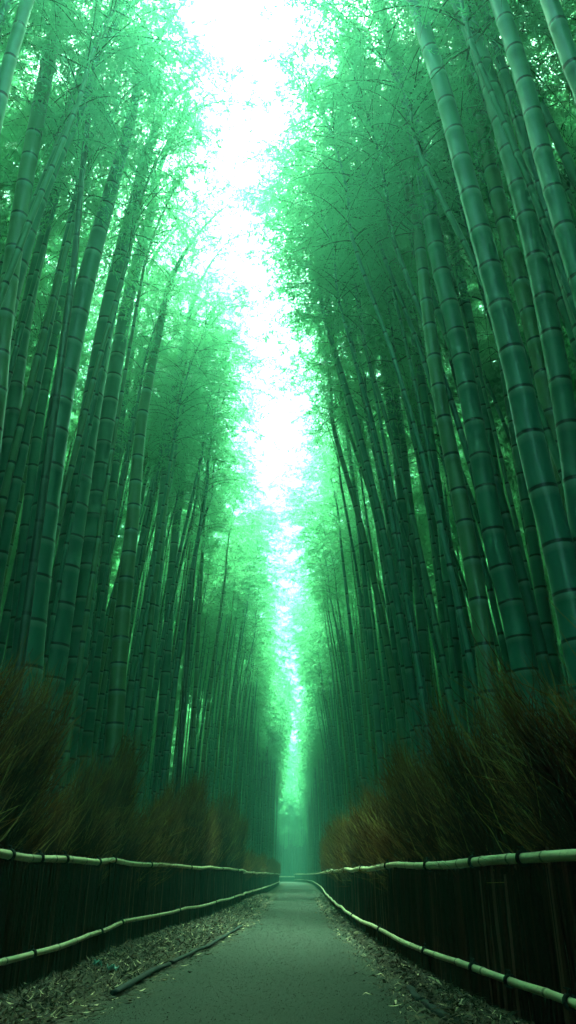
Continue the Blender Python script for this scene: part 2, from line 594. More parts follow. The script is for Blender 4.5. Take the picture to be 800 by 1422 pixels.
GB = "brush bundles rising behind the fences"
LB = [
    (2.2, 7.3, 1.9, 2.55, "dark brush bundle at the left picture edge, tallest point beside the thickest bamboo"),
    (6.9, 11.0, 1.5, 2.75, "second brush bundle along the left fence, pointed tip, rusty brown centre"),
    (10.5, 17.2, 1.6, 2.95, "third brush bundle along the left fence, long low slope to a point"),
    (16.6, 22.4, 2.1, 2.95, "fourth brush bundle along the left fence, olive tips, rounded"),
    (21.8, 27.6, 2.3, 3.0, "last brush bundle of the left fence, its end cut straight before the misty fence"),
]
for k, (a, b, h0, h1, lab) in enumerate(LB):
    brush(lab, FL1, a, b, h0, h1, -1, 620 if a < 12 else 420, 40 + k, GB, lean_y=0.75)
RB = [
    (2.0, 6.2, 1.75, 2.15, "nearest brush bundle at the right picture edge, dark red with bare stray twigs"),
    (5.6, 9.2, 1.65, 2.2, "second brush bundle along the right fence, wild olive brown twigs"),
    (8.7, 12.8, 1.6, 2.1, "third brush bundle along the right fence, sloping to a feathery tip"),
    (12.2, 17.5, 1.6, 2.1, "fourth brush bundle along the right fence, olive green tips"),
    (17.0, 23.5, 1.75, 2.2, "fifth brush bundle along the right fence, smooth olive top"),
    (23.0, 31.5, 1.9, 2.35, "sixth brush bundle along the right fence, hazy olive tip"),
    (31.0, 44.0, 2.1, 2.6, "farthest hazy brush bundle of the right fence, next to the path's bend"),
]
for k, (a, b, h0, h1, lab) in enumerate(RB):
    brush(lab, FR, a, b, h0, h1, 1, 640 if a < 12 else 400, 60 + k, GB, lean_y=0.8)
for k, (a, b, h1, lab) in enumerate([(28.6, 37, 1.75, "low misty brush bundle on the far left fence, first after the dark fence end"),
                                     (36.5, 48, 1.85, "low misty brush bundle in the middle of the far left fence"),
                                     (47.5, 64, 1.95, "low misty brush bundle on the far left fence, third after its start"),
                                     (63.5, 92, 2.1, "low misty brush bundle at the far end of the far left fence")]):
    brush(lab, FL2, a, b, 1.45, h1, -1, 260, 80 + k, GB, lean_y=0.5, thick=1.6)
brush("blurred low brush bundle on the fence behind the path's bend", [(-9, 115), (-8.99, 115.01), (-4, 128.0)], 115.5, 127, 1.6, 2.2, 1, 150, 90, GB, thick=2.5)

# ------------------------------------------------------------------ leaf litter, fallen leaves, edging, scrap


def leaf_quads(C, D, L, Wd, up=None, curl=0.25, rg=rng):
    """C centres/bases (n,3), D directions (unit), lengths, widths -> V (4n,3), Q (n,4)"""
    n = len(C)
    rv = rg.normal(0, 1, (n, 3)) if up is None else up
    S = np.cross(D, rv)
    S /= np.linalg.norm(S, axis=1, keepdims=True) + 1e-9
    Nn = np.cross(S, D)
    mid = C + D * (L * 0.42)[:, None] + Nn * (L * curl * 0.3)[:, None]
    V = np.stack([C, mid + S * (Wd * 0.5)[:, None], C + D * L[:, None], mid - S * (Wd * 0.5)[:, None]], 1).reshape(-1, 3)
    Q = np.arange(4 * n).reshape(n, 4)
    return V, Q


def litter(side, n, seed):
    rg = np.random.default_rng(seed)
    y = 3.2 + (34 - 3.2) * rg.random(n) ** 2.0
    e = np.interp(y, [q[0] for q in PATH], [q[1] if side < 0 else q[2] for q in PATH])
    fx, _ = plan_at(FL1 if side < 0 else FR)
    fe = np.interp(y, fx[:, 1], fx[:, 0])
    u = rg.beta(1.3, 1.25, n)
    spill = rg.random(n) < 0.08
    x = e + (fe - e) * u
    x[spill] = e[spill] - side * np.abs(rg.normal(0, 0.13, spill.sum()))
    bank = 0.10 * np.clip(1 - (np.abs(u - 0.62) / 0.6) ** 2, 0, 1)
    z = bank * rg.random(n) ** 0.7 + 0.012
    z[spill] = 0.012
    a = rg.uniform(0, 2 * np.pi, n)
    D = np.stack([np.cos(a), np.sin(a), rg.normal(0.12, 0.35, n)], 1)
    D[spill, 2] *= 0.2
    D /= np.linalg.norm(D, axis=1, keepdims=True)
    up = np.stack([rg.normal(0, 0.5, n), rg.normal(0, 0.5, n), np.ones(n)], 1)
    sz = 1 + y / 25
    V, Q = leaf_quads(np.stack([x, y, z], 1), D, rg.uniform(0.03, 0.095, n) * sz ** 0.5, rg.uniform(0.007, 0.015, n) * sz, up, rg.uniform(-0.5, 0.9), rg)
    tone = np.repeat(np.clip(rg.normal(0.5, 0.25, n), 0, 1), 4)
    o = link("leaf_litter", mesh_np("leaf_litter", V, Q, M["litter"], col=tone))
    tag(o, "dry bamboo leaf litter between the path and the %s fence" % ("left" if side < 0 else "right"), "leaf litter", kind="stuff")
    # a low bank of mould under the leaves
    yy = np.linspace(-4, 40, 160)
    e = np.interp(yy, [q[0] for q in PATH], [q[1] if side < 0 else q[2] for q in PATH])
    fe = np.interp(yy, fx[:, 1], fx[:, 0])
    tt = np.linspace(0, 1.1, 9)
    Vb = np.zeros((160, 9, 3))
    Vb[:, :, 0] = e[:, None] + (fe - e)[:, None] * tt + rg.normal(0, 0.015, (160, 9))
    Vb[:, :, 1] = yy[:, None]
    Vb[:, :, 2] = 0.085 * np.clip(1 - (np.abs(tt - 0.62) / 0.66) ** 2, 0, 1)[None] + rg.normal(0, 0.006, (160, 9)) - 0.008
    i = np.arange(159)[:, None] * 9
    j = np.arange(8)[None]
    Qb = np.stack([i + j, i + j + 1, i + 10 + j, i + 9 + j], -1).reshape(-1, 4)
    tag(link("verge", mesh_np("verge", Vb.reshape(-1, 3), Qb, M["ground"])), kind="structure")


litter(-1, 42000, 3)
litter(1, 42000, 4)

# grit and leaf crumbs over the path
rg = np.random.default_rng(77)
ng_ = 45000
yy = 3.5 + 50 * rg.random(ng_) ** 2.3
uu = rg.random(ng_)
ea = np.interp(yy, [q[0] for q in PATH], [q[1] for q in PATH])
eb = np.interp(yy, [q[0] for q in PATH], [q[2] for q in PATH])
aa = rg.uniform(0, 6.283, ng_)
DD = np.stack([np.cos(aa), np.sin(aa), rg.uniform(0.1, 0.9, ng_)], 1)
DD /= np.linalg.norm(DD, axis=1, keepdims=True)
zz = 0.03 * (1 - (np.abs(uu - 0.5) * 2) ** 2) - 0.012
sz = rg.uniform(0.004, 0.009, ng_) * (0.8 + yy / 30)
Vg, Qg = leaf_quads(np.stack([ea + (eb - ea) * uu, yy, zz], 1), DD, sz, sz * 0.8, None, 0.4, rg)
tag(link("path_grit", mesh_np("path_grit", Vg, Qg, M["litter"], col=np.repeat(np.where(rg.random(ng_) < 0.3, 0.55, 0.25), 4))), "grit and leaf crumbs strewn over the worn path", "grit", kind="stuff")

# pale single leaves lying on the path
FALLEN = [((152, 1373), "beside the end of the left edging log"), ((158, 1363), "just under the left edging, lying alone"), ((197, 1377), "on the path right of the left edging's cut end"),
          ((240, 1361), "on the bare path, left half, alone"), ((256, 1342), "against the left edging's joint"), ((548, 1398), "on the path at the bottom, near the right edging"),
          ((291, 1336), "dark, on the path near the left edging"), ((246, 1383), "dark brown, on the lower left of the path"), ((445, 1324), "dark, in the middle right of the path")]
for k, ((px, py), where) in enumerate(FALLEN):
    x, y, z = ray(px, py)
    tt = (0.02 - CAMZ) / z
    a = random.uniform(0, 6.28)
    Ln, Wn = random.uniform(0.075, 0.11), random.uniform(0.022, 0.03)
    s = np.linspace(0, 1, 7)
    w = np.sin(np.pi * s ** 0.75) * Wn * 0.5
    ctr = np.stack([(s - 0.5) * Ln, 0.01 * np.sin(s * 3), 0.018 * (s - 0.4) ** 2 * 4 * 0.6 + 0.004], 1)
    V = np.concatenate([ctr + np.stack([0 * w, w, 0.25 * w], 1), ctr, ctr + np.stack([0 * w, -w, 0.25 * w], 1)])
    q = np.arange(6)
    Q = np.concatenate([np.stack([q, q + 1, q + 8, q + 7], 1), np.stack([q + 7, q + 8, q + 15, q + 14], 1)])
    dark = "dark" in where
    o = link("fallen_leaf", mesh_np("fallen_leaf", V, Q, M["litter"], col=np.full(21, 0.03 if dark else 1.0)), None, (x * tt, y * tt, 0.018))
    o.rotation_euler = (0, 0, a)
    tag(o, ("dry fallen leaf, %s" if dark else "small pale fallen leaf, %s") % where, "leaf", "single leaves fallen on the path")


def edging(label, pts, r, seed):
    rg = np.random.default_rng(seed)
    line = smooth_path(pts, 0.06)
    K = len(line)
    line[:, 0] += np.interp(np.arange(K), np.arange(0, K + 8, 8), rg.normal(0, 0.012, len(np.arange(0, K + 8, 8))))
    rr = r * (1 + np.interp(np.arange(K), np.arange(0, K + 5, 5), rg.normal(0, 0.10, len(np.arange(0, K + 5, 5)))))
    P = np.vstack([line[:1], line, line[-1:]])
    rr = np.r_[0.001, rr, 0.001]
    T = np.gradient(P[1:-1], axis=0)
    T /= np.linalg.norm(T, axis=1, keepdims=True)
    A = np.cross(T, [0, 0, 1.0])
    A = np.vstack([A[:1], A, A[-1:]])
    S = 10
    ang = np.linspace(0, 2 * np.pi, S, endpoint=False)
    V = P[:, None] + rr[:, None, None] * (1.25 * np.cos(ang)[None, :, None] * A[:, None] + 0.8 * np.sin(ang)[None, :, None] * np.array([0, 0, 1.0]))
    i = np.arange(len(P) - 1)[:, None] * S
    j = np.arange(S)[None]
    Q = np.stack([i + j, i + (j + 1) % S, i + S + (j + 1) % S, i + S + j], -1).reshape(-1, 4)
    off = P[0].copy()
    o = link("path_edging", mesh_np("path_edging", V.reshape(-1, 3) - off, Q, M["edging"]), None, off)
    tag(o, label, "edging", "dark edging pieces along the path")


def g_pt(px, py, z=0.03):
    x, y, zz = ray(px, py)
    tt = (z - CAMZ) / zz
    return (x * tt, y * tt, z)


edging("dark flattened edging log on the left verge, nearest the camera, with a cut end", [g_pt(156, 1379), g_pt(180, 1365), g_pt(205, 1352), g_pt(232, 1339)], 0.026, 1)
edging("thin dark edging pole on the left verge, following on from the thick log", [g_pt(236, 1337), g_pt(265, 1324), g_pt(297, 1308), g_pt(318, 1296), g_pt(335, 1286)], 0.022, 2)
edging("short dark edging piece on the right verge, the upper of two", [g_pt(564, 1371), g_pt(576, 1379), g_pt(588, 1389)], 0.026, 3)
edging("dark edging piece at the bottom right, lying lower than its broken neighbour", [g_pt(590, 1391), g_pt(604, 1402), g_pt(622, 1414), g_pt(650, 1430)], 0.028, 4)


def scrap(label, px, py, sx, sy, seed):
    rg = np.random.default_rng(seed)
    n = 14
    u, v = np.meshgrid(np.linspace(-1, 1, n), np.linspace(-1, 1, n))
    z = 0.35 * np.sin(u * 3.1 + seed) * np.cos(v * 2.7) + 0.3 * np.abs(np.sin(u * 5 + v * 4)) + rg.normal(0, 0.09, u.shape)
    V = np.stack([u * sx * (1 - 0.25 * v * v), v * sy * (1 - 0.35 * u * u), 0.03 + (z - z.min()) * 0.055], -1).reshape(-1, 3)
    V[:, :2] += rg.normal(0, 0.004, (n * n, 2))
    i = np.arange(n - 1)[:, None] * n
    j = np.arange(n - 1)[None]
    Q = np.stack([i + j, i + j + 1, i + n + j + 1, i + n + j], -1).reshape(-1, 4)
    p = g_pt(px, py, 0.07)
    o = link("crumpled_scrap", mesh_np("crumpled_scrap", V, Q, M["scrap"], smooth=False), None, (p[0], p[1], 0.055))
    o.modifiers.new("thickness", "SOLIDIFY").thickness = 0.003
    o.rotation_euler = (0.25, 0.1, 0.5 + seed)
    tag(o, label, "scrap", "crumpled teal scraps in the litter")


scrap("crumpled teal scrap in the left leaf litter, touching the fence side", 132, 1345, 0.045, 0.04, 1)
scrap("crumpled teal scrap in the left leaf litter, closer to the edging log", 153, 1351, 0.055, 0.045, 2)

# ------------------------------------------------------------------ bamboo
RACH_L = 5.2


def rachis(s, reach):
    s = np.asarray(s, float)
    return np.stack([reach * s ** 1.9, 0 * s, RACH_L * (s - 0.16 * s ** 3.2)], -1)


def make_crown(seed, reach, radius, nleaf_per=11, twig=True, leaf_l=(0.048, 0.098)):
    """foliage of one bamboo: side branches in pairs along an arching top, drooping sprays of narrow leaves"""
    rg = np.random.default_rng(seed)
    s0 = np.linspace(-0.04, 0.985, 27) + rg.normal(0, 0.010, 27)
    B0, B1, BL, BS = [], [], [], []
    lines = []
    for q, s in enumerate(s0):
        base = rachis(max(s, 0), reach)
        prof = (0.50 + 0.75 * math.sin(math.pi * min(1, max(0, s) ** 0.75 * 0.92 + 0.08))) * radius
        if s > 0.8:
            prof *= 1 - 1.4 * (s - 0.8)
        for w in range(2):
            az = q * 2.4 + w * 2.2 + rg.normal(0, 0.4)
            L = prof * rg.uniform(0.55, 1.15)
            el = rg.uniform(0.25, 0.75)
            d = np.array([math.cos(az) * math.cos(el), math.sin(az) * math.cos(el), math.sin(el)])
            tt = np.linspace(0, 1, 7)[:, None]
            pts = base + d * L * tt + np.array([0, 0, -0.62 * L]) * tt ** 2.2
            lines.append((pts, L))
    C, D, LL, tone, P_br, R_br = [], [], [], [], [], []
    for pts, L in lines:
        P_br.append(pts)
        R_br.append(0.009 * np.linspace(1, 0.25, 7))
        nsub = max(4, int(L / 0.095))
        bt = rg.uniform(0, 1)
        for k in range(nsub):
            f = 0.16 + 0.84 * (k + rg.random()) / nsub
            x = f * 6
            a = min(int(x), 5)
            p = pts[a] * (1 - (x - a)) + pts[a + 1] * (x - a)
            az = rg.uniform(0, 6.283)
            sd = np.array([math.cos(az), math.sin(az), rg.uniform(-0.28, 0.12)])
            sl = rg.uniform(0.12, 0.50) * (1.15 - 0.5 * f)
            nl = nleaf_per + 4 + rg.integers(-1, 3)
            ft = rg.random(nl)
            pos = p + sd * (sl * ft)[:, None] + np.array([0, 0, -0.18]) * (sl * ft ** 2)[:, None] + rg.normal(0, 0.018, (nl, 3))
            dr = sd * 0.8 + rg.normal(0, 0.55, (nl, 3)) + np.array([0.0, 0, -0.65])
            C.append(pos)
            D.append(dr)
            LL.append(rg.uniform(*leaf_l, nl))
            tone.append(np.clip(rg.normal(0.25 + 0.5 * bt, 0.18, nl), 0, 1))
    C = np.concatenate(C)
    D = np.concatenate(D)
    D /= np.linalg.norm(D, axis=1, keepdims=True)
    LL = np.concatenate(LL)
    tone = np.concatenate(tone)
    V, Q = leaf_quads(C, D, LL, LL * rg.uniform(0.15, 0.22, len(LL)), None, 0.2, rg)
    fol = mesh_np("foliage", V, Q, M["leaf"], col=np.repeat(tone, 4), smooth=False)
    Vb, Qb = tubes(np.array(P_br), np.array(R_br), 3)
    br = mesh_np("branches", Vb, Qb, M["branch"])
    return fol, br, reach


CROWNS = [make_crown(100 + k, reach, rad) for k, (reach, rad) in enumerate([(1.3, 1.25), (1.7, 1.25), (1.0, 1.45), (2.1, 1.3), (1.5, 1.5), (0.7, 1.2), (1.8, 1.4), (1.5, 1.2)])]
SPARSE = [make_crown(200 + k, reach, rad, 4) for k, (reach, rad) in enumerate([(0.3, 0.7), (0.5, 0.8)])]
print("leaves per crown", [len(c[0].polygons) for c in CROWNS])


def culm_mesh(ctrl, radii, sides, internode, mat, rg, fine=True):
    """ctrl: list of points from the ground up; radii at those points"""
    line = smooth_path(ctrl, 0.12)
    cz = np.array([c[2] for c in ctrl])
    d = np.r_[0, np.cumsum(np.linalg.norm(np.diff(line, axis=0), axis=1))]
    rl = np.interp(line[:, 2], cz, radii)
    # keep the taper going where the top arches over
    s, v, g = [], [], []
    x, k = 0.0, 0
    while x < d[-1] - 0.05:
        f0 = x / d[-1]
        L = internode * (0.55 + 0.55 * min(1, f0 * 5)) * rg.uniform(0.85, 1.15)
        if f0 > 0.6:
            L *= 0.9
        prof = ((0.0, 0.985), (0.03, 1.03), (0.075, 1.0), (0.5, 0.992), (0.93, 1.0), (0.975, 1.035)) if fine else ((0.0, 1.0), (0.035, 1.025), (0.5, 0.99), (0.96, 1.02))
        for f, q in prof:
            s.append(x + f * L)
            v.append(k + f)
            g.append(q)
        x += L
        k += 1
    s = np.minimum(np.array(s), d[-1])
    P = np.stack([np.interp(s, d, line[:, q]) for q in range(3)], 1)
    rr = np.interp(s, d, rl) * np.array(g)
    V, Q = tubes(P[None], rr[None], sides)
    uv = np.stack([np.tile(np.arange(sides) / sides, len(s)), np.repeat(v, sides)], 1)
    return V, Q, uv


NB = 0


def bamboo(ctrl, radii, az, crown, cscale, label, group=None, sides=8, internode=0.40, mat="culm", fine=False, seed=0, foliage=True, cut=1.0):
    """ctrl from the ground to the point where the crown begins; the culm goes on along the crown's arch"""
    global NB
    NB += 1
    rg = np.random.default_rng(1000 + seed)
    fol, br, reach = crown
    root = bpy.data.objects.new("bamboo", None)
    COL.objects.link(root)
    off = np.array(ctrl[0], float)
    root.location = off
    root.empty_display_size = 0.2
    tag(root, label, "bamboo", group)
    top = np.array(ctrl[-1], float)
    s = np.linspace(0, 0.98, 7)[1:]
    ra = rachis(s, reach) * cscale
    ca, sa = math.cos(az), math.sin(az)
    # the arch carries on the lean that the culm has at the crown's foot
    ra = np.stack([ra[:, 0] * ca, ra[:, 0] * sa, ra[:, 2]], 1) + top
    cpts = [np.array(c, float) for c in ctrl] + [p for p in ra]
    rads = list(radii) + [max(0.005, radii[-1] * (1 - q) ** 1.25) for q in s]
    V, Q, uv = culm_mesh(cpts, rads, sides, internode, mat, rg, fine)
    link("culm", mesh_np("culm", V - off, Q, M[mat], uv=uv), root)
    if foliage:
        for nm, me in (("foliage", fol), ("branches", br)):
            o = link(nm, me, root, top - off)
            o.rotation_euler = (0, 0, az)
            o.scale = (cscale,) * 3
    return root


# ---- the individually recognisable culms: (points from low to high in the photograph's pixels, X at the lowest point, widths at first and last, ...)
def hero(pts, X0, w0, w1, label, az=None, crown=0, cs=0.8, mat="culm", sides=16, foliage=True, inter=0.42, extra=0.0, crowns=None, seed=1):
    x, y, z = ray(*pts[0])
    tt = X0 / x
    Y = y * tt
    P, ts = [], []
    for px, py in pts:
        p, t_ = at_y(px, py, Y)
        P.append(p)
        ts.append(t_)
    r = [0.5 * (w0 + (w1 - w0) * k / (len(pts) - 1)) * ts[k] / F for k in range(len(pts))]
    # down to the ground along the lowest visible slope, steepening
    sl = (P[1].x - P[0].x) / (P[1].z - P[0].z)
    base = Vector((P[0].x - sl * 0.6 * P[0].z, Y, -0.05))
    ctrl = [base] + P
    rad = [r[0] * 1.04] + r
    if extra > 0:   # goes on straight above the frame before its crown starts
        sl2 = (P[-1].x - P[-2].x) / (P[-1].z - P[-2].z)
        ctrl.append(Vector((P[-1].x + sl2 * extra, Y, P[-1].z + extra)))
        rad.append(r[-1] * 0.88)
    if az is None:
        az = 0.0 if X0 < 0 else math.pi
    return bamboo([tuple(c) for c in ctrl], rad, az + random.uniform(-0.5, 0.5), (crowns or CROWNS)[crown % len(crowns or CROWNS)], cs, label,
                  "single bamboos standing out at the front of the grove", sides, inter, mat, True, seed, foliage)


HL = [
    # left side of the path
    ([(30, 985), (45, 850), (65, 700), (90, 540), (120, 400), (150, 290), (184, 172)], -2.75, 47, 15, "thickest pale green bamboo of the left stand, rising from the first brush bundle"),
    ([(72, 935), (100, 750), (130, 560), (160, 400), (195, 262)], -2.95, 39, 16, "broad pale bamboo immediately right of the thickest left culm"),
    ([(108, 910), (135, 700), (155, 560), (180, 420), (212, 298)], -3.1, 30, 13, "third broad bamboo from the left, between a pale thick one and the lone lit culm"),
    ([(158, 1035), (170, 870), (186, 720), (200, 580), (226, 448)], -2.7, 26, 11, "lone lit bamboo with clear black rings above the second left brush bundle"),
    ([(198, 1000), (216, 830), (240, 590), (262, 470)], -2.9, 20, 9, "slim straight bamboo just right of the lone lit culm on the left"),
    ([(-12, 620), (8, 440), (38, 250), (72, 80), (88, 0)], -2.9, 27, 17, "dark ringed bamboo leaning in from the left picture edge, two culms left of the thickest"),
    ([(-16, 560), (20, 400), (60, 270), (118, 138)], -3.1, 26, 16, "pale bamboo crossing the upper left corner behind the dark ringed one"),
    ([(-14, 210), (12, 100), (44, -8)], -2.3, 20, 17, "pale bamboo cut by the upper left corner, nearest to the camera"),
    ([(-6, 800), (14, 620), (36, 450), (62, 330), (92, 200)], -3.6, 24, 13, "shaded bamboo left of the thickest culm, leaning into the corner"),
    ([(18, 900), (38, 720), (60, 560), (88, 420), (112, 290)], -3.7, 17, 9, "slim bright bamboo tucked between the shaded culm and the thickest one"),
    ([(228, 980), (240, 800), (258, 640), (280, 520)], -3.0, 15, 7, "slender bamboo with narrow joints before the middle of the left stand"),
    ([(128, 960), (150, 760), (168, 600), (196, 420)], -3.6, 17, 8, "shadowed slim bamboo behind the lone lit culm, left side"),
]
for k, h in enumerate(HL):
    hero(h[0], h[1], h[2], h[3], h[4], crown=k, cs=0.85, seed=k, az=0.0)
HR = [
    ([(806, 905), (776, 762), (745, 640), (720, 520), (690, 400), (655, 265), (620, 130), (578, -5)], 2.0, 46, 20, "thickest dark green bamboo of the right stand, bowed, with brown rings"),
    ([(724, 905), (708, 830), (690, 760), (666, 620), (640, 480), (610, 350), (590, 230), (560, 100), (528, -5)], 2.25, 36, 15, "tall bowed bamboo second from the thick right one towards the path"),
    ([(684, 1000), (674, 900), (660, 800), (640, 690), (615, 560), (598, 440), (585, 330)], 1.95, 30, 15, "mossy olive green bamboo with a lit left edge, rooted in the right brush"),
    ([(575, 1072), (570, 900), (560, 700), (545, 560), (528, 440)], 1.95, 19, 10, "slim straight bamboo over the third right brush bundle, clearly ringed"),
    ([(812, 760), (792, 610), (768, 470), (740, 330), (710, 210), (675, 90), (640, -5)], 2.2, 33, 22, "dark bamboo right beside the thickest right culm, with bright lower rims on its rings"),
    ([(790, 690), (764, 560), (735, 430), (700, 300), (668, 150), (630, -5)], 2.75, 27, 17, "middle bamboo of the close trio at the top right"),
    ([(830, 480), (800, 370), (762, 235), (730, 110), (694, -5)], 2.1, 30, 22, "dark bamboo right of the close trio, leaving by the right picture edge"),
    ([(836, 560), (806, 450), (770, 330), (742, 230), (702, 100)], 2.7, 24, 15, "shaded bamboo behind the one leaving by the right picture edge"),
    ([(828, 180), (798, 95), (764, -5)], 1.75, 27, 23, "dark bamboo cut by the upper right corner, nearest to the camera"),
    ([(735, 930), (718, 830), (700, 720), (672, 560), (650, 420), (622, 290)], 2.9, 20, 10, "light teal bamboo in the gap right of the mossy culm"),
    ([(592, 640), (575, 520), (552, 430), (530, 330), (508, 256)], 2.6, 12, 6, "thin pale bamboo bending towards the path at the height of the sky gap, right"),
    ([(598, 1040), (588, 880), (575, 740), (560, 600), (546, 500)], 2.3, 15, 8, "slender bamboo immediately right of the slim ringed one"),
    ([(640, 1000), (628, 860), (612, 700), (590, 540), (570, 420)], 2.4, 18, 9, "slender shaded bamboo left of the mossy culm"),
    ([(765, 910), (742, 760), (722, 640), (700, 500)], 3.3, 18, 11, "pale thin bamboo half hidden behind the thickest right culm"),
]
for k, h in enumerate(HR):
    hero(h[0], h[1], h[2], h[3], h[4], crown=k + 2, cs=0.9, seed=30 + k, az=math.pi, extra=1.2 if h[0][-1][1] < 20 else 0.0)
# slender dark young culms with sparse tops
HY = [
    ([(545, 750), (530, 650), (510, 560), (486, 470), (464, 408)], 2.3, 11, 4, "thin dark young bamboo leaning out over the path before bright foliage, right"),
    ([(556, 800), (545, 690), (528, 570), (505, 470)], 2.4, 9, 4, "thin dark young bamboo right behind the leaning one"),
    ([(500, 760), (490, 690), (478, 640)], 2.2, 6, 3, "short dark young bamboo tip in the mist on the right"),
    ([(98, 420), (110, 320), (122, 200), (138, 80), (150, 40)], -2.6, 11, 5, "thin dark bamboo with bare forked branches in the upper left foliage"),
    ([(262, 900), (272, 780), (285, 720), (296, 690)], -2.5, 7, 3, "thin dark young bamboo tip standing free of the left stand"),
    ([(585, 320), (560, 250), (525, 180), (486, 105)], 2.4, 10, 4, "thin dark bamboo bent across the upper right foliage"),
]
for k, h in enumerate(HY):
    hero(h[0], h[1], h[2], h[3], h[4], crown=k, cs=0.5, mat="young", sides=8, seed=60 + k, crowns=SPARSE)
n_hero = NB

# ---- the rest of the front of the grove, one object per bamboo


def zone_label(side, Y, row, slim):
    sd = "left" if side < 0 else "right"
    if Y < 12:
        where = "%s stand near the camera" % sd
    elif Y < 24:
        where = "%s stand half way along" % sd
    else:
        where = "misty far end of the %s stand" % sd
    kind = ("slender" if slim else "stout")
    rw = "front row" if row == 0 else "shaded back rows"
    return "%s bamboo in the %s of the %s" % (kind, rw, where), "%s bamboos, %s, %s" % (kind, rw, where)


def edge_x(side, Y):
    if side < 0:
        return np.interp(Y, [0, 10, 20, 28, 45, 60, 85, 97, 108], [-2.75, -2.75, -2.5, -2.4, -2.3, -2.3, -2.4, -3.0, -5.5])
    return np.interp(Y, [0, 10, 20, 30, 45, 60, 85, 105], [2.1, 1.75, 1.6, 1.7, 1.9, 2.0, 2.0, 1.8])


placed = []


def free(x, y, dmin):
    return all((x - a) ** 2 + (y - b) ** 2 > dmin * dmin for a, b in placed)


for o in bpy.data.objects:
    if o.name.startswith("bamboo") and o.parent is None:
        placed.append((o.location.x, o.location.y))

FIRST = [(-3.3, 5.6, 0.75, 1.1), (-3.0, 7.9, 0.6, 1.0),
         (3.0, 6.3, 1.4, 1.15), (2.5, 7.6, 1.1, 1.1), (2.2, 10.0, 1.0, 1.05)]
tries = 0
while NB < 300 and tries < 40000:
    tries += 1
    if FIRST:
        x, Y, lean0, cs0 = FIRST.pop(0)
        side = -1 if x < 0 else 1
        depth = abs(x - float(edge_x(side, Y)))
        placed.append((x, Y))
        lab, grp = zone_label(side, Y, 0 if depth < 0.8 else 1, True)
        ctrl = [(x - side * lean0 * f ** 1.8, Y + 0.15 * f, -0.05 + 9.0 * f) for f in (0, 0.25, 0.5, 0.75, 1.0)]
        bamboo(ctrl, [0.052 * (1.04 - 0.45 * f) for f in (0, 0.25, 0.5, 0.75, 1.0)], (0 if side < 0 else math.pi) + random.gauss(0, 0.3), CROWNS[(0, 1, 3, 4, 6)[len(FIRST) % 5]], cs0, lab, grp, 10, 0.4, "culm", True, NB)
        continue
    side = -1 if random.random() < 0.5 else 1
    Y = 4.6 + 37 * random.random() ** 1.25
    depth = random.random() ** 1.2 * (2.6 if Y < 30 else 1.6)
    x = float(edge_x(side, Y)) + side * depth
    if Y < 8 and depth < 0.5:
        continue
    if not free(x, Y, 0.24 + 0.005 * Y):
        continue
    placed.append((x, Y))
    row = 0 if depth < 0.8 else 1
    slim = random.random() < 0.5
    r0 = random.uniform(0.034, 0.05) if slim else random.uniform(0.055, 0.082)
    if Y > 16:
        r0 *= 0.78
    H = random.uniform(8.6, 10.6) - (0.5 if slim else 0)
    lean = -side * (random.uniform(0.15, 0.55) if side < 0 else random.uniform(0.5, 1.25) if Y < 14 else random.uniform(0.2, 0.6)) + random.gauss(0, 0.08)
    if Y > 20 and row == 0 and random.random() < 0.14:
        lean -= side * 0.2
    # crowns lean out together in groups, so that the canopy edge bulges and draws back
    bulge = 0.0
    if Y > 8:
        bulge = max(0.0, math.sin(2 * math.pi * Y / (5.5 + 0.12 * Y) + (0.6 if side < 0 else 2.9)))
        lean -= side * 0.40 * bulge
    ly = random.gauss(0, 0.12)
    ctrl, rad = [], []
    for f in (0, 0.25, 0.5, 0.75, 1.0):
        ctrl.append((x + lean * f ** 1.9, Y + ly * f ** 1.5, -0.05 + H * f))
        rad.append(r0 * (1.04 - 0.42 * f))
    az = (0 if side < 0 else math.pi) + random.gauss(0, 0.55)
    lab, grp = zone_label(side, Y, row, slim)
    cs = random.uniform(0.8, 1.05) if side < 0 or Y > 14 else random.uniform(1.0, 1.25)
    if Y > 14:
        cs *= 0.92
    cs *= 1 + 0.24 * bulge
    bamboo(ctrl, rad, az, random.choice(CROWNS), cs, lab, grp, 10 if Y < 16 else 7, random.uniform(0.34, 0.46), "culm", Y < 16, NB)
print("bamboos", NB, "tries", tries)

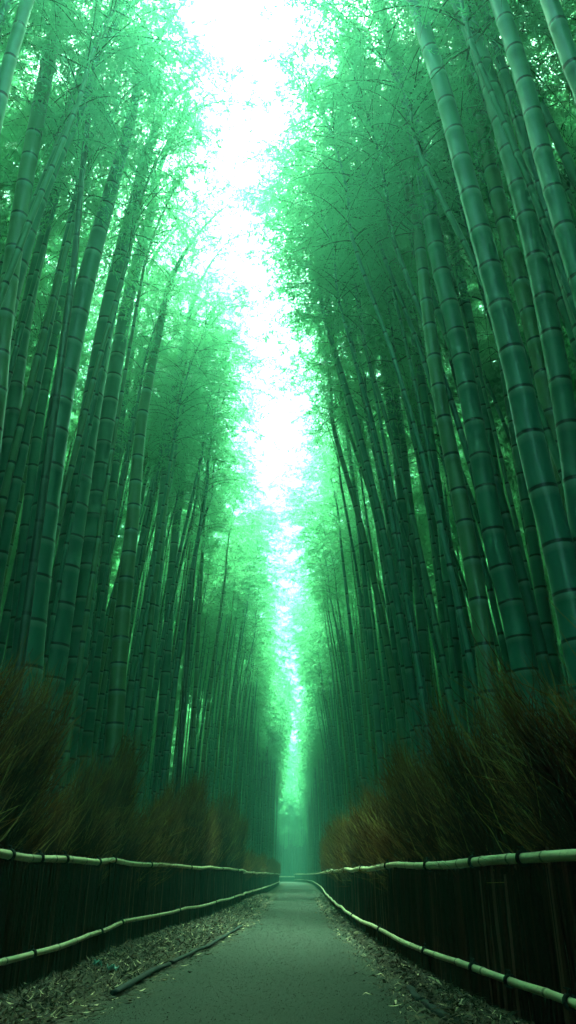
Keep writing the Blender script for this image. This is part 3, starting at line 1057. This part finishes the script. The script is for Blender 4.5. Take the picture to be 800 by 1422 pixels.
# ---- the deep grove behind: one mass of bamboo
lib = bpy.data.collections.new("grove_bamboo_kinds")
srcs = []
for k in range(6):
    rg = np.random.default_rng(500 + k)
    fol, br, reach = CROWNS[k]
    H = 8.6 + 0.25 * k
    r0 = 0.034 + 0.006 * k
    top = np.array([0.25, 0, H])
    s = np.linspace(0, 0.98, 5)[1:]
    cp = [np.array([0, 0, -0.1]), np.array([0.05, 0, H * 0.4]), top] + [p * 0.9 + top for p in rachis(s, reach)]
    V, Q, uv = culm_mesh(cp, [r0, r0 * 0.85, r0 * 0.6] + [max(0.006, r0 * 0.6 * (1 - 0.9 * q)) for q in s], 6, 0.62, "culm", rg, False)
    fv = np.empty(len(fol.vertices) * 3, dtype=np.float32)
    fol.vertices.foreach_get("co", fv)
    # deep in the grove the leaves are larger and give more cover
    fv = fv.reshape(-1, 4, 3)
    fv = (fv[:, :1] + (fv - fv[:, :1]) * np.array([1.8])) * 0.9
    fv = fv.reshape(-1, 3) + top
    tv = np.empty(len(fol.vertices), dtype=np.float32)
    fol.attributes["tone"].data.foreach_get("value", tv)
    tv = tv.reshape(-1, 4).ravel()
    fq = np.arange(len(fv)).reshape(-1, 4)
    VV, QQ = join([(V, Q), (fv, fq)])
    me = mesh_np("grove_bamboo", VV, QQ, [M["culm"], M["leaf"]], uv=np.vstack([uv, np.zeros((len(fv), 2))]), col=np.r_[np.zeros(len(V)), tv],
                 mat_idx=np.r_[np.zeros(len(Q), int), np.ones(len(fq), int)])
    o = bpy.data.objects.new("grove_kind_%d" % k, me)
    lib.objects.link(o)
    srcs.append(o)

pts = []
occ = {}


def add_pt(x, y, dmin):
    cx, cy = int(math.floor(x)), int(math.floor(y))
    for a in (-1, 0, 1):
        for b in (-1, 0, 1):
            for (u, v) in occ.get((cx + a, cy + b), ()):
                if (u - x) ** 2 + (v - y) ** 2 < dmin * dmin:
                    return
    occ.setdefault((cx, cy), []).append((x, y))
    pts.append((x, y))


for (a, b) in placed:
    occ.setdefault((int(math.floor(a)), int(math.floor(b))), []).append((a, b))
for _ in range(17000):
    side = random.choice((-1, 1))
    y = random.uniform(-14, 118)
    e = float(edge_x(side, max(0, min(y, 108))))
    if -1 < y < 5:
        x = e + side * random.uniform(1.2, 18)
    elif y < -1:
        x = e + side * random.uniform(0.2, 14)
    elif y < 90:
        x = e + side * (random.uniform(2.0, 21) if y < 24 else random.uniform(1.3, 21) if y < 40 else random.uniform(0.1, 1.5) if random.random() < 0.22 else random.uniform(1.3, 20))
    else:
        x = e + side * random.uniform(0.2, 18)
        # keep the bending path clear
        pc = np.interp(y, [q[0] for q in PATH], [(q[1] + q[2]) / 2 for q in PATH])
        if abs(x - pc) < 1.9 or (y > 98 and side < 0 and x > -14 and y < 116 + (-x) * 0.4):
            continue
    add_pt(x, y, 0.5 if y < 14 else 0.62)
far_lean = set()
for yc in (52, 60, 67, 74, 81, 88, 95, 102, 109):     # crowns that reach across the path far along it
    for side in (-1, 1):
        for _ in range(5):
            y = yc + random.gauss(0, 1.3) + (2.5 if side > 0 else 0)
            before = len(pts)
            add_pt(float(edge_x(side, y)) - side * random.uniform(-0.1, 0.35), y, 0.4)
            if len(pts) > before:
                far_lean.add(before)
for _ in range(3600):     # the stand that closes the view behind the bend
    x, y = random.uniform(-26, 14), random.uniform(117.5, 160)
    if x < -4 and y < 120 - x * 0.4 and y < 133:
        continue
    add_pt(x, y, 0.62)
print("grove mass", len(pts))
pm = bpy.data.meshes.new("bamboo_grove")
pm.from_pydata([(x, y, float(terrain(x, y))) for x, y in pts], [], [])
for nm, ty in (("kind_index", "INT"), ("spin", "FLOAT"), ("size", "FLOAT")):
    a = pm.attributes.new(nm, ty, "POINT")
    if ty == "INT":
        a.data.foreach_set("value", rng.integers(0, 6, len(pts)).astype(np.int32))
    elif nm == "spin":
        sp = np.array([(0 if x < 0 else math.pi) for x, y in pts]) + rng.normal(0, 0.7, len(pts))
        a.data.foreach_set("value", sp.astype(np.float32))
    else:
        deep = np.array([(abs(x) > 5.5 and y < 100) or y > 114 for x, y in pts])
        sz = np.where(deep, rng.uniform(0.5, 1.05, len(pts)), rng.uniform(0.85, 1.1, len(pts)))
        for q in far_lean:
            sz[q] = random.uniform(0.92, 1.22)
        a.data.foreach_set("value", sz.astype(np.float32))
grove = link("bamboo_grove", pm)
tag(grove, "deep mass of bamboo behind the front rows on both sides", "bamboo grove", kind="stuff")
ng = bpy.data.node_groups.new("grove", "GeometryNodeTree")
ng.interface.new_socket("Geometry", in_out="INPUT", socket_type="NodeSocketGeometry")
ng.interface.new_socket("Geometry", in_out="OUTPUT", socket_type="NodeSocketGeometry")
gi, go = ng.nodes.new("NodeGroupInput"), ng.nodes.new("NodeGroupOutput")
iop = ng.nodes.new("GeometryNodeInstanceOnPoints")
ci = ng.nodes.new("GeometryNodeCollectionInfo")
ci.inputs["Collection"].default_value = lib
ci.inputs["Separate Children"].default_value = True
ci.inputs["Reset Children"].default_value = True


def named(nm, ty):
    a = ng.nodes.new("GeometryNodeInputNamedAttribute")
    a.data_type = ty
    a.inputs["Name"].default_value = nm
    return a.outputs[0]


cx = ng.nodes.new("ShaderNodeCombineXYZ")
ng.links.new(named("spin", "FLOAT"), cx.inputs[2])
ng.links.new(gi.outputs[0], iop.inputs["Points"])
ng.links.new(ci.outputs[0], iop.inputs["Instance"])
iop.inputs["Pick Instance"].default_value = True
ng.links.new(named("kind_index", "INT"), iop.inputs["Instance Index"])
ng.links.new(cx.outputs[0], iop.inputs["Rotation"])
ng.links.new(named("size", "FLOAT"), iop.inputs["Scale"])
ng.links.new(iop.outputs[0], go.inputs[0])
grove.modifiers.new("grove", "NODES").node_group = ng

# ------------------------------------------------------------------ haze
hx, hy0, hy1, hz0, hz1 = 118, -93, 178, -1.2, 52.0
V = [(sx * hx, y, z) for z in (hz0, hz1) for y in (hy0, hy1) for sx in (-1, 1)]
Q = [(0, 2, 3, 1), (4, 5, 7, 6), (0, 1, 5, 4), (2, 6, 7, 3), (0, 4, 6, 2), (1, 3, 7, 5)]
hm = NT("misty_air")
pv = hm.n("ShaderNodeVolumePrincipled")
pv.inputs["Color"].default_value = (0.26, 0.93, 0.70, 1)
pv.inputs["Density"].default_value = 0.0046
pv.inputs["Anisotropy"].default_value = 0.75
hm.l(pv.outputs[0], hm.out.inputs["Volume"])
hz = link("haze", mesh_np("haze", V, Q, hm.m, smooth=False))
tag(hz, "pale green mist hanging through the whole grove", "haze", kind="stuff")
hz.display_type = "WIRE"

# ------------------------------------------------------------------ light
w = bpy.data.worlds.new("World")
sc.world = w
w.use_nodes = True
nt = w.node_tree
bg = nt.nodes["Background"]
sky = nt.nodes.new("ShaderNodeTexSky")
sky.sky_type = "NISHITA"
sky.sun_disc = False
SUN_EL, SUN_AZ = 64.0, -3.0
sky.sun_elevation = R(SUN_EL)
sky.sun_rotation = R(SUN_AZ)
sky.air_density = 1.0
sky.dust_density = 4.0
sky.ozone_density = 1.0
tint = nt.nodes.new("ShaderNodeMix")
tint.data_type = "RGBA"
tint.blend_type = "MULTIPLY"
tint.inputs[0].default_value = 1.0
tint.inputs[7].default_value = (0.50, 1.0, 0.70, 1)
nt.links.new(sky.outputs[0], tint.inputs[6])
nt.links.new(tint.outputs[2], bg.inputs[0])
bg.inputs[1].default_value = 0.15
sun = bpy.data.lights.new("sun", "SUN")
sun.energy = 5.0
sun.angle = R(14)
sun.color = (0.50, 1.0, 0.62)
so = bpy.data.objects.new("sun", sun)
COL.objects.link(so)
# light comes from ahead and above (sun over the far end of the path)
dirv = Vector((math.sin(R(SUN_AZ)) * math.cos(R(SUN_EL)), math.cos(R(SUN_AZ)) * math.cos(R(SUN_EL)), math.sin(R(SUN_EL))))
so.rotation_euler = dirv.to_track_quat("Z", "Y").to_euler()
so.location = (0, 20, 60)

# ------------------------------------------------------------------ camera, render settings
cam = bpy.data.cameras.new("camera")
cam.sensor_fit = "VERTICAL"
cam.sensor_height = 36.0
cam.lens = 36.0 * F / 1422
cam.clip_start = 0.05
cam.clip_end = 1000
co = bpy.data.objects.new("camera", cam)
COL.objects.link(co)
co.location = (0, 0, CAMZ)
co.rotation_euler = (R(90) + TH, 0, math.atan(YAWPX / F * CT))
sc.camera = co
sc.render.engine = "CYCLES"
cy = sc.cycles
cy.use_denoising = True
try:
    cy.denoiser = "OPENIMAGEDENOISE"
except Exception:
    pass
cy.max_bounces = 7
cy.diffuse_bounces = 6
cy.glossy_bounces = 2
cy.transmission_bounces = 3
cy.volume_bounces = 0
cy.use_adaptive_sampling = True
cy.adaptive_threshold = 0.03
cy.transparent_max_bounces = 4
cy.caustics_reflective = False
cy.caustics_refractive = False
vs = sc.view_settings
vs.view_transform = "Standard"
vs.look = "None"
vs.exposure = 2.7
vs.gamma = 1.0
